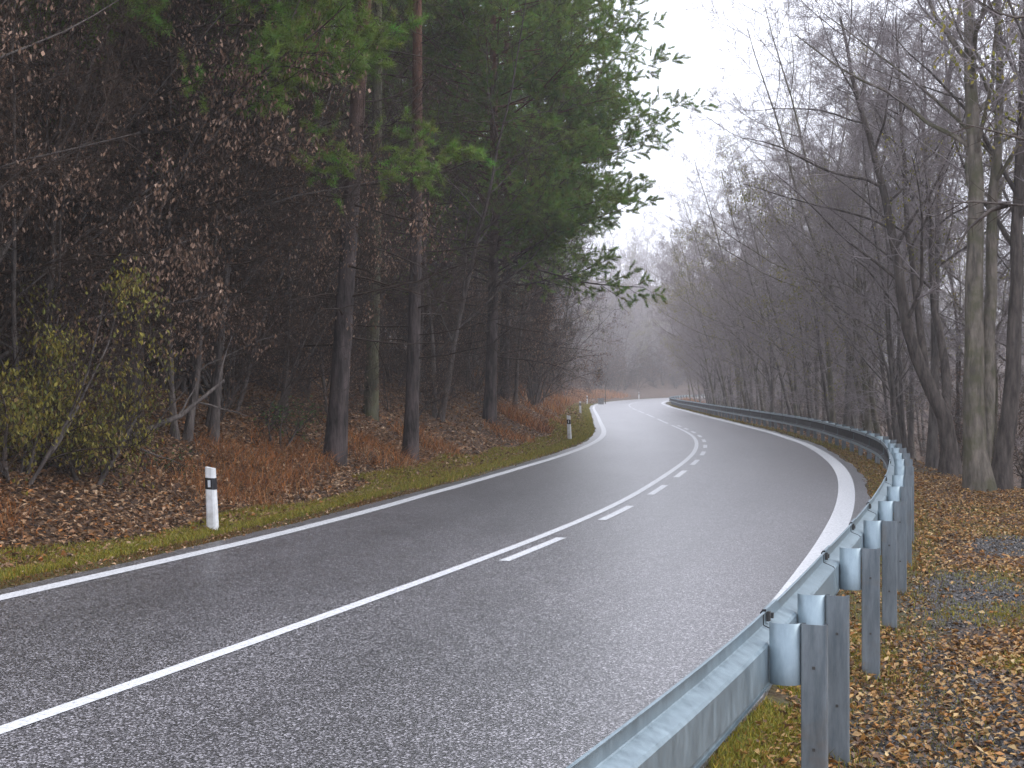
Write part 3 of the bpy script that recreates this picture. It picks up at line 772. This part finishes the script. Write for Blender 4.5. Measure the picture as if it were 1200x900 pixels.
x, y = px(388, 25); put_pine(pine(20, .185, 11.0, 3.4, 46, (.085, .0)), 'thick leaning pine trunk turning orange higher up, nearest the leaf bank', on(x, y))
x, y = px(431, 31); put_pine(pine(21, .155, 12, 3.2, 40, (.012, 0)), 'pale greenish pine trunk between the thick leaning pine and its dark neighbour', on(x, y), bark=M_mossbark)
x, y = px(478, 28.5); put_pine(pine(20, .15, 11.5, 3.2, 40, (.01, .0)), 'straight dark pine trunk at the foot of the leaf bank', on(x, y))
x, y = px(572, 42); put_pine(pine(19, .19, 4.0, 5.0, 150, (.01, .0), dead=30, nnd=46), 'big pine whose green boughs overhang the road edge at the bend', on(x, y))
x, y = px(588, 52); put_pine(pine(21, .2, 5.2, 4.3, 120, (.012, .0), dead=20, nnd=36), 'pine behind the big overhanging one with boughs hiding the sky', on(x, y))
x, y = px(626, 74); put_pine(pine(23, .25, 8, 4.0, 110, (.012, .0), dead=20, nnd=30), 'tall hazy pine farther along rising above the nearer boughs', on(x, y))
x, y = (-5.7, 20.0); put_pine(pine(17, .15, 4.0, 4.6, 95, (.03, -.02), dead=20, nnd=40), 'pine hidden in shrubs with a low green bough across the forest edge', on(x, y))
pgs = [pine(21, .17, 12.5, 3.6, 50, (.0, .01)), pine(19, .15, 10.5, 3.2, 50, (.015, .01)), pine(23, .19, 14, 4., 54, (-.01, 0))]
pms = [[g.mesh(n, m, n != 'needles') for g, n, m in zip(gs, PN, PM)] for gs in pgs]
for i in range(105):
    y = 10 + 66 * (i + rng.random()) / 105
    x = fL(y) - (rng.uniform(6.5, 26) if i % 2 else rng.uniform(20, 48))
    put(pms[i % 3], PN, 'pine_tree', 'pine standing back in the dark wood above the left bank', 'tree', 'pines standing back in the dark wood', on(x, y), rng.random() * 6.28, rng.uniform(.85, 1.1), (rng.normal(0, .02), rng.normal(0, .02)))
for i in range(26):
    y = 80 + 130 * (i + rng.random()) / 26
    x = fL(y) - rng.uniform(6, 24)
    put(pms[i % 3], PN, 'pine_tree', 'misty pine in the wood left of the distant road', 'tree', 'misty pines left of the distant road', on(x, y), rng.random() * 6.28, rng.uniform(.85, 1.1))
# bare young trees mixed into the left edge
for i, (xp, Zd, v) in enumerate([(455, 22, 4), (360, 21, 3), (250, 17, 3), (120, 15, 1), (540, 36, 1), (620, 50, 4), (640, 62, 3), (655, 78, 0), (662, 95, 1), (668, 112, 4)]):
    x, y = px(xp, Zd); d = clearing(x, y)[0]
    if d < 3.2: x -= (3.2 - d)
    put(dark_meshes[v], TN[:2], 'bare_tree', 'thin bare tree tangled among the pines at the left forest edge', 'tree', 'thin bare trees at the left forest edge', on(x, y), PI + rng.normal(0, .6), rng.uniform(.6, .8), (0, .06))
for i in range(34):
    y = 15 + 38 * (i + rng.random()) / 34
    put(dark_meshes[i % 5], TN[:2], 'bare_tree', 'thin bare tree tangled among the pines at the left forest edge', 'tree', 'thin bare trees at the left forest edge', on(fL(y) - rng.uniform(4.2, 15), y), PI + rng.normal(0, .9), rng.uniform(.55, .85), (0, .05))
for y, d in ((18.6, 4.4), (20., 3.7), (21.4, 4.6), (22.8, 3.6), (24.2, 4.5), (26.5, 3.8), (29., 3.7), (33., 4.2), (37., 4.)):
    put(dark_meshes[int(y * 7) % 5], TN[:2], 'bare_tree', 'thin bare tree tangled among the pines at the left forest edge', 'tree', 'thin bare trees at the left forest edge', on(fL(y) - d, y), PI + rng.normal(0, .9), rng.uniform(.42, .6), (0, .05))
# distant wood closing the view
for i in range(170):
    y = 235 + 250 * rng.random(); x = rng.uniform(.03 * y - 5, .19 * y + 8)
    dl_, dr_ = clearing(x, y)
    if dl_ < 5 and dr_ < 5: x = fL(y) - 5 - rng.random() * 25
    put(bare_meshes[rng.integers(0, 5)], TN, 'misty_tree', 'faint tree in the misty wood closing the far end of the road', 'tree', 'faint trees closing the far end of the road', on(x, y), rng.random() * 6.28, rng.uniform(.95, 1.35))
for i in range(50):
    y = 228 + 130 * rng.random() ** 1.7; x = rng.uniform(.03 * y, .18 * y + 5)
    dl_, dr_ = clearing(x, y)
    if dl_ < 5 and dr_ < 5: x = fL(y) - 5 - rng.random() * 30
    put_shrub(x, y, rng.integers(0, 5), rng.uniform(1.2, 2.2), 'faint brown thicket under the misty trees at the far end', 'faint thickets at the far end of the road')
for i in range(18):
    y = 255 + 80 * rng.random()
    put_shrub(fL(y) - rng.uniform(3.5, 16), y, rng.integers(0, 5), rng.uniform(1.2, 2.2), 'faint brown thicket under the misty trees at the far end', 'faint thickets at the far end of the road')
for i in range(34):
    y = 170 + 140 * rng.random(); x = fR(y) + rng.uniform(6, 30)
    put(bare_meshes[rng.integers(0, 5)], TN, 'misty_tree', 'faint bare tree in the mist beyond the far end of the guardrail', 'tree', 'faint bare trees beyond the far guardrail', on(x, y), rng.normal(0, .6), rng.uniform(.9, 1.2))

# ------------------------------------------------------------------ leaf litter, grass, dry grass, gravel
LIT = [(.24, .128, .060), (.36, .22, .12), (.11, .058, .03), (.46, .32, .20), (.30, .12, .03)]
def scatter(geo, n, y0, y1, pw, side, d0, d1, size, dens=None, pal=LIT, w=(3, 2, 2.5, 1, 1), lift=.012, skew=1.):
    y = y0 + (y1 - y0) * rng.random(n) ** pw
    d = d0 + (d1 - d0) * rng.random(n) ** skew
    x = fL(y) - d / fcos(y) if side < 0 else fR(y) + d / fcos(y)
    if dens is not None:
        k = rng.random(n) < dens(x, y, d); x, y = x[k], y[k]
    z = terrain(x, y) + lift * (.4 + rng.random(len(x)) * 1.6)
    leaf_quads(geo, np.c_[x, y, z], size, .62, .0, pal, w)
g = Geo()
scatter(g, 62000, 9, 30, 1.3, -1, .75, 5.5, (.04, .095))
scatter(g, 42000, 28, 75, 1.2, -1, .8, 6, (.05, .12))
scatter(g, 16000, 70, 190, 1.2, -1, 1.0, 5, (.08, .2))
scatter(g, 4500, 9, 45, 1.3, -1, .22, 1.0, (.03, .06))
ORL = [(.26, .13, .034), (.36, .21, .07), (.10, .05, .022), (.42, .29, .13), (.31, .13, .025)]
nogravel = lambda x, y, d: np.clip(1.05 - 1.0 * np.minimum(1, 1.3 * grav_at(x, y)), .13, 1)
scatter(g, 52000, 3.5, 32, 1.15, 1, 1.0, 5.2, (.035, .075), nogravel, ORL, (3, 2.2, 2, 1.2, 1.4))
scatter(g, 9000, 4, 40, 1.2, 1, .35, 1.1, (.03, .055), None, ORL)
scatter(g, 9000, 3.5, 11, 1.1, 1, .45, 2.2, (.03, .065), None, ORL)
scatter(g, 9000, 28, 90, 1.2, 1, 1.2, 5, (.05, .1), None, ORL)
tag(g.build('leaf_litter', M_litter, smooth=False), 'brown fallen leaves covering the banks', 'leaf litter', kind='stuff')

def blades(geo, x, y, h, wd, pal, w, lean=.5):
    n = len(x); z = terrain(x, y) - .005
    az = rng.random(n) * 2 * PI
    hh = h[0] + (h[1] - h[0]) * rng.random(n)
    tipo = np.c_[rng.normal(0, lean, n), rng.normal(0, lean, n), np.ones(n)] * hh[:, None]
    sd = np.c_[np.cos(az), np.sin(az), 0 * az] * (wd * rng.uniform(.7, 1.3, n))[:, None]
    p = np.c_[x, y, z]
    mid = p + tipo * np.array([.35, .35, .6])
    v = np.stack([p - sd, p + sd, mid + sd * .7, p + tipo, mid - sd * .7], 1)
    i = np.arange(n)[:, None] * 5
    c = np.asarray(pal)[rng.choice(len(pal), n, p=np.asarray(w) / np.sum(w))] * rng.uniform(.7, 1.3, (n, 1))
    geo.add(v.reshape(-1, 3), np.concatenate([i + [0, 1, 2, 4]]), np.repeat(c, 5, 0))
    geo.add(v.reshape(-1, 3), i + [4, 2, 3], np.repeat(c, 5, 0))
def verge(geo, n, y0, y1, pw, side, d0, d1, h, wd, pal, w):
    y = y0 + (y1 - y0) * rng.random(n) ** pw; d = d0 + (d1 - d0) * rng.random(n)
    d = d + .10 * np.sin(y * 1.1) * (d > (d0 + d1) / 2)
    x = fL(y) - d / fcos(y) if side < 0 else fR(y) + d / fcos(y)
    blades(geo, x, y, h, wd, pal, w)
GRN = [(.22, .21, .025), (.30, .24, .03), (.14, .16, .02), (.28, .15, .028)]
RUS = [(.17, .07, .018), (.20, .11, .03), (.10, .045, .014), (.10, .09, .02)]
g = Geo()
verge(g, 40000, 9, 26, 1.2, -1, .52, 1.08, (.03, .085), .004, GRN, (3, 2.5, 2, .8))
verge(g, 13000, 9, 26, 1.2, -1, .36, .62, (.015, .04), .003, RUS, (3, 2, 2, 2))
verge(g, 40000, 24, 60, 1.2, -1, .42, 1.5, (.04, .10), .006, GRN, (3, 3, 2, 1))
verge(g, 24000, 50, 150, 1.4, -1, .42, 2.0, (.05, .13), .014, GRN, (3, 3, 2, 1))
verge(g, 15000, 9, 45, 1.1, 1, .42, 1.25, (.02, .06), .004, GRN + RUS, (3, 3, 1, 1, 2, 2, 1, 2))
verge(g, 9000, 40, 150, 1.1, 1, .42, 1.3, (.04, .09), .01, GRN + RUS, (3, 3, 1, 1, 2, 2, 1, 2))
verge(g, 16000, 3.2, 10, 1.1, 1, .42, 1.5, (.012, .045), .0028, GRN + RUS, (3, 3, 1, 1, 2, 2, 2, 2))
for s_ in posts[4:20]:
    x_, y_, t_ = g_at(s_); n = 160
    blades(g, x_ + .28 + rng.normal(0, .13, n), y_ - .1 + rng.normal(0, .13, n), (.03, .10), .003, GRN + RUS, (2, 2, 1, 1, 2, 1, 1, 1))
for (gx, gy, r, n) in ((-3.62, 16.6, .16, 260), (1.95, 45.6, .25, 200), (1.42, 7.5, .28, 3200), (1.2, 6.8, .28, 3200), (1.85, 8.4, .22, 1500), (1.0, 6.1, .25, 2200), (2.7, 10.3, .2, 900), (4.35, 12.1, .5, 1500), (3.7, 9.9, .28, 900), (5.2, 14.4, .7, 1400), (6.8, 19.5, .9, 1500), (4.6, 10.9, .3, 700), (7.6, 22.5, .8, 900)):
    a, rr = rng.random(n) * 6.28, r * rng.random(n) ** .7
    blades(g, gx + rr * np.cos(a), gy + rr * 1.6 * np.sin(a), (.02, .055), .0035, GRN, (3, 2.5, 2, 1))
tag(g.build('grass', M_grass, smooth=False), 'short yellow-green grass on the verges', 'grass', kind='stuff')
g = Geo()
DRY = [(.38, .13, .028), (.42, .18, .055), (.17, .065, .022), (.38, .22, .10), (.10, .05, .025)]
for (xp, Zd, r, n, h) in ((300, 21.5, .9, 1300, .30), (265, 19.5, .8, 800, .26), (345, 24, .8, 800, .30), (225, 18.8, .6, 350, .22), (612, 46, 1.0, 900, .6), (598, 40, .8, 350, .4), (640, 55, .9, 400, .45), (90, 14.2, .4, 400, .25), (30, 13.0, .4, 400, .25), (440, 27, .8, 700, .35), (500, 31, .8, 600, .35)):
    x, y = px(xp, Zd); dd = clearing(x, y)[0]
    if dd < 1.8: x -= 1.8 - dd
    a, rr = rng.random(n) * 6.28, r * np.sqrt(rng.random(n))
    blades(g, x + rr * np.cos(a), y + 1.5 * rr * np.sin(a), (h * .4, h), .004 * Zd / 20, DRY, (2.4, 2.2, 2, 1, 2), .9)
n = 7500; y = 62 + 165 * rng.random(n) ** .8; d = 2.0 + 5 * rng.random(n) ** 1.3
blades(g, fL(y) - d, y, (.25, .8), .018, DRY, (2, 3, 2, 2, 1), .5)
n = 2500; y = 150 + 60 * rng.random(n); d = 1.6 + 5 * rng.random(n)
blades(g, fR(y) + d, y, (.4, 1.), .02, DRY, (2, 3, 2, 2, 1), .5)
tag(g.build('dry_grass', M_grass, smooth=False), 'rusty orange dead bracken and grass on the bank', 'dry grass', kind='stuff')
g = Geo()
n = 30000; y = 3.5 + 16 * rng.random(n); x = fR(y) + rng.uniform(1.0, 5, n)
k = rng.random(n) < grav_at(x, y) * .95 + .03; x, y = x[k], y[k]; n = len(x)
sz = rng.uniform(.006, .02, (n, 1, 1)) * rng.uniform(.6, 1.3, (n, 1, 3))
oct_ = np.array([[1, 0, 0], [-1, 0, 0], [0, 1, 0], [0, -1, 0], [0, 0, 1], [0, 0, -1.]]) + rng.normal(0, .25, (n, 6, 3))
v = np.c_[x, y, terrain(x, y) + .004][:, None] + oct_ * sz
i = np.arange(n)[:, None] * 6
f = np.concatenate([i + list(t) for t in ((0, 2, 4), (2, 1, 4), (1, 3, 4), (3, 0, 4), (2, 0, 5), (1, 2, 5), (3, 1, 5), (0, 3, 5))])
g.add(v.reshape(-1, 3), f, np.repeat((.015 + .17 * rng.random((n, 1)) ** 2) * np.array([1, .95, .93]), 6, 0))
tag(g.build('gravel', M_litter, smooth=False), 'dark gravel showing through the leaves', 'gravel', kind='stuff')

# fallen branches in the shrubs
x, y = px(105, 17.8)
g = Geo(); tubes(g, np.array([[(-1.6, -.2, .55), (-.9, 0, .3), (-.2, .1, .06), (.4, .35, .12), (1.0, .8, .42), (1.5, 1.2, .9)]]), np.array([[.03, .045, .05, .045, .035, .02]]), 8)
P2, R2 = grow(np.array([[(-.2, .1, .06), (.4, .35, .12), (1.0, .8, .42), (1.5, 1.2, .9)]]), np.full((1, 4), .03), 5, (.2, 1), (30, 60), lambda t, L: L * .4, 5, .1, .05, .6, .006)
tubes(g, P2, R2, 5)
o = g.build('fallen_branch', M_darkbark); o.location = on(x, y, .05); tag(o, 'dark fallen branch lying across the leaf bank under the leafy shrub', 'branch')

# ------------------------------------------------------------------ haze, sky, light, camera
DENS = .00112
m = bpy.data.materials.new('haze'); m.use_nodes = True; nt = m.node_tree
nt.nodes.remove(nt.nodes['Principled BSDF'])
pv = N(nt, 'ShaderNodeVolumePrincipled', Density=DENS, Anisotropy=.2); pv.inputs['Color'].default_value = (.93, .935, .97, 1)
nt.links.new(pv.outputs[0], nt.nodes['Material Output'].inputs['Volume'])
zmax = 90
g = Geo(); box(g, (30, 260, (zmax - 12) / 2), 1200, 860, zmax + 12, (1, 0), (0, 1))
tag(g.build('haze', m, smooth=False), 'thin grey mist filling the road corridor', 'mist', kind='stuff')

w = bpy.data.worlds.new('World'); S.world = w; w.use_nodes = True; nt = w.node_tree
SUN_EL, SUN_AZ = math.radians(46), math.radians(78)      # azimuth from +Y towards +X
sky = nt.nodes.new('ShaderNodeTexSky'); sky.sky_type = 'NISHITA'; sky.sun_disc = False
sky.sun_elevation = SUN_EL; sky.sun_rotation = SUN_AZ; sky.air_density = 1.; sky.dust_density = 4.; sky.ozone_density = 1.
bg = nt.nodes['Background']; bg.inputs[1].default_value = .15
c = mixc(nt, sky.outputs[0], (11.2, 11.6, 13.1), .88)       # cloud layer over the clear sky
nt.links.new(c, bg.inputs[0])
ld = bpy.data.lights.new('sun', 'SUN'); ld.energy = 1.2; ld.angle = math.radians(40); ld.color = (1, .97, .93)
lo = bpy.data.objects.new('sun', ld); COL.objects.link(lo)
lo.rotation_euler = (math.radians(90) - SUN_EL, 0, PI - SUN_AZ)
cam = bpy.data.cameras.new('camera'); co = bpy.data.objects.new('camera', cam); COL.objects.link(co)
cam.sensor_width = 36; cam.lens = 48; cam.clip_start = .05; cam.clip_end = 3000
co.location = (0, 0, 1.8); co.rotation_euler = (math.radians(90) + math.atan(5 / 1600), 0, 0)
S.camera = co

S.view_settings.view_transform = 'Standard'; S.view_settings.look = 'None'; S.view_settings.gamma = 1; S.view_settings.exposure = .36
S.render.engine = 'CYCLES'; cy = S.cycles
cy.max_bounces = 6; cy.diffuse_bounces = 3; cy.glossy_bounces = 3; cy.transmission_bounces = 2; cy.volume_bounces = 1; cy.transparent_max_bounces = 8
cy.use_denoising = True
try:
    cy.denoiser = 'OPENIMAGEDENOISE'; cy.denoising_input_passes = 'RGB_ALBEDO_NORMAL'; cy.denoising_prefilter = 'ACCURATE'
except Exception: pass
cy.use_adaptive_sampling = True; cy.adaptive_threshold = .01
S.render.film_transparent = False; S.render.filter_size = 1.1
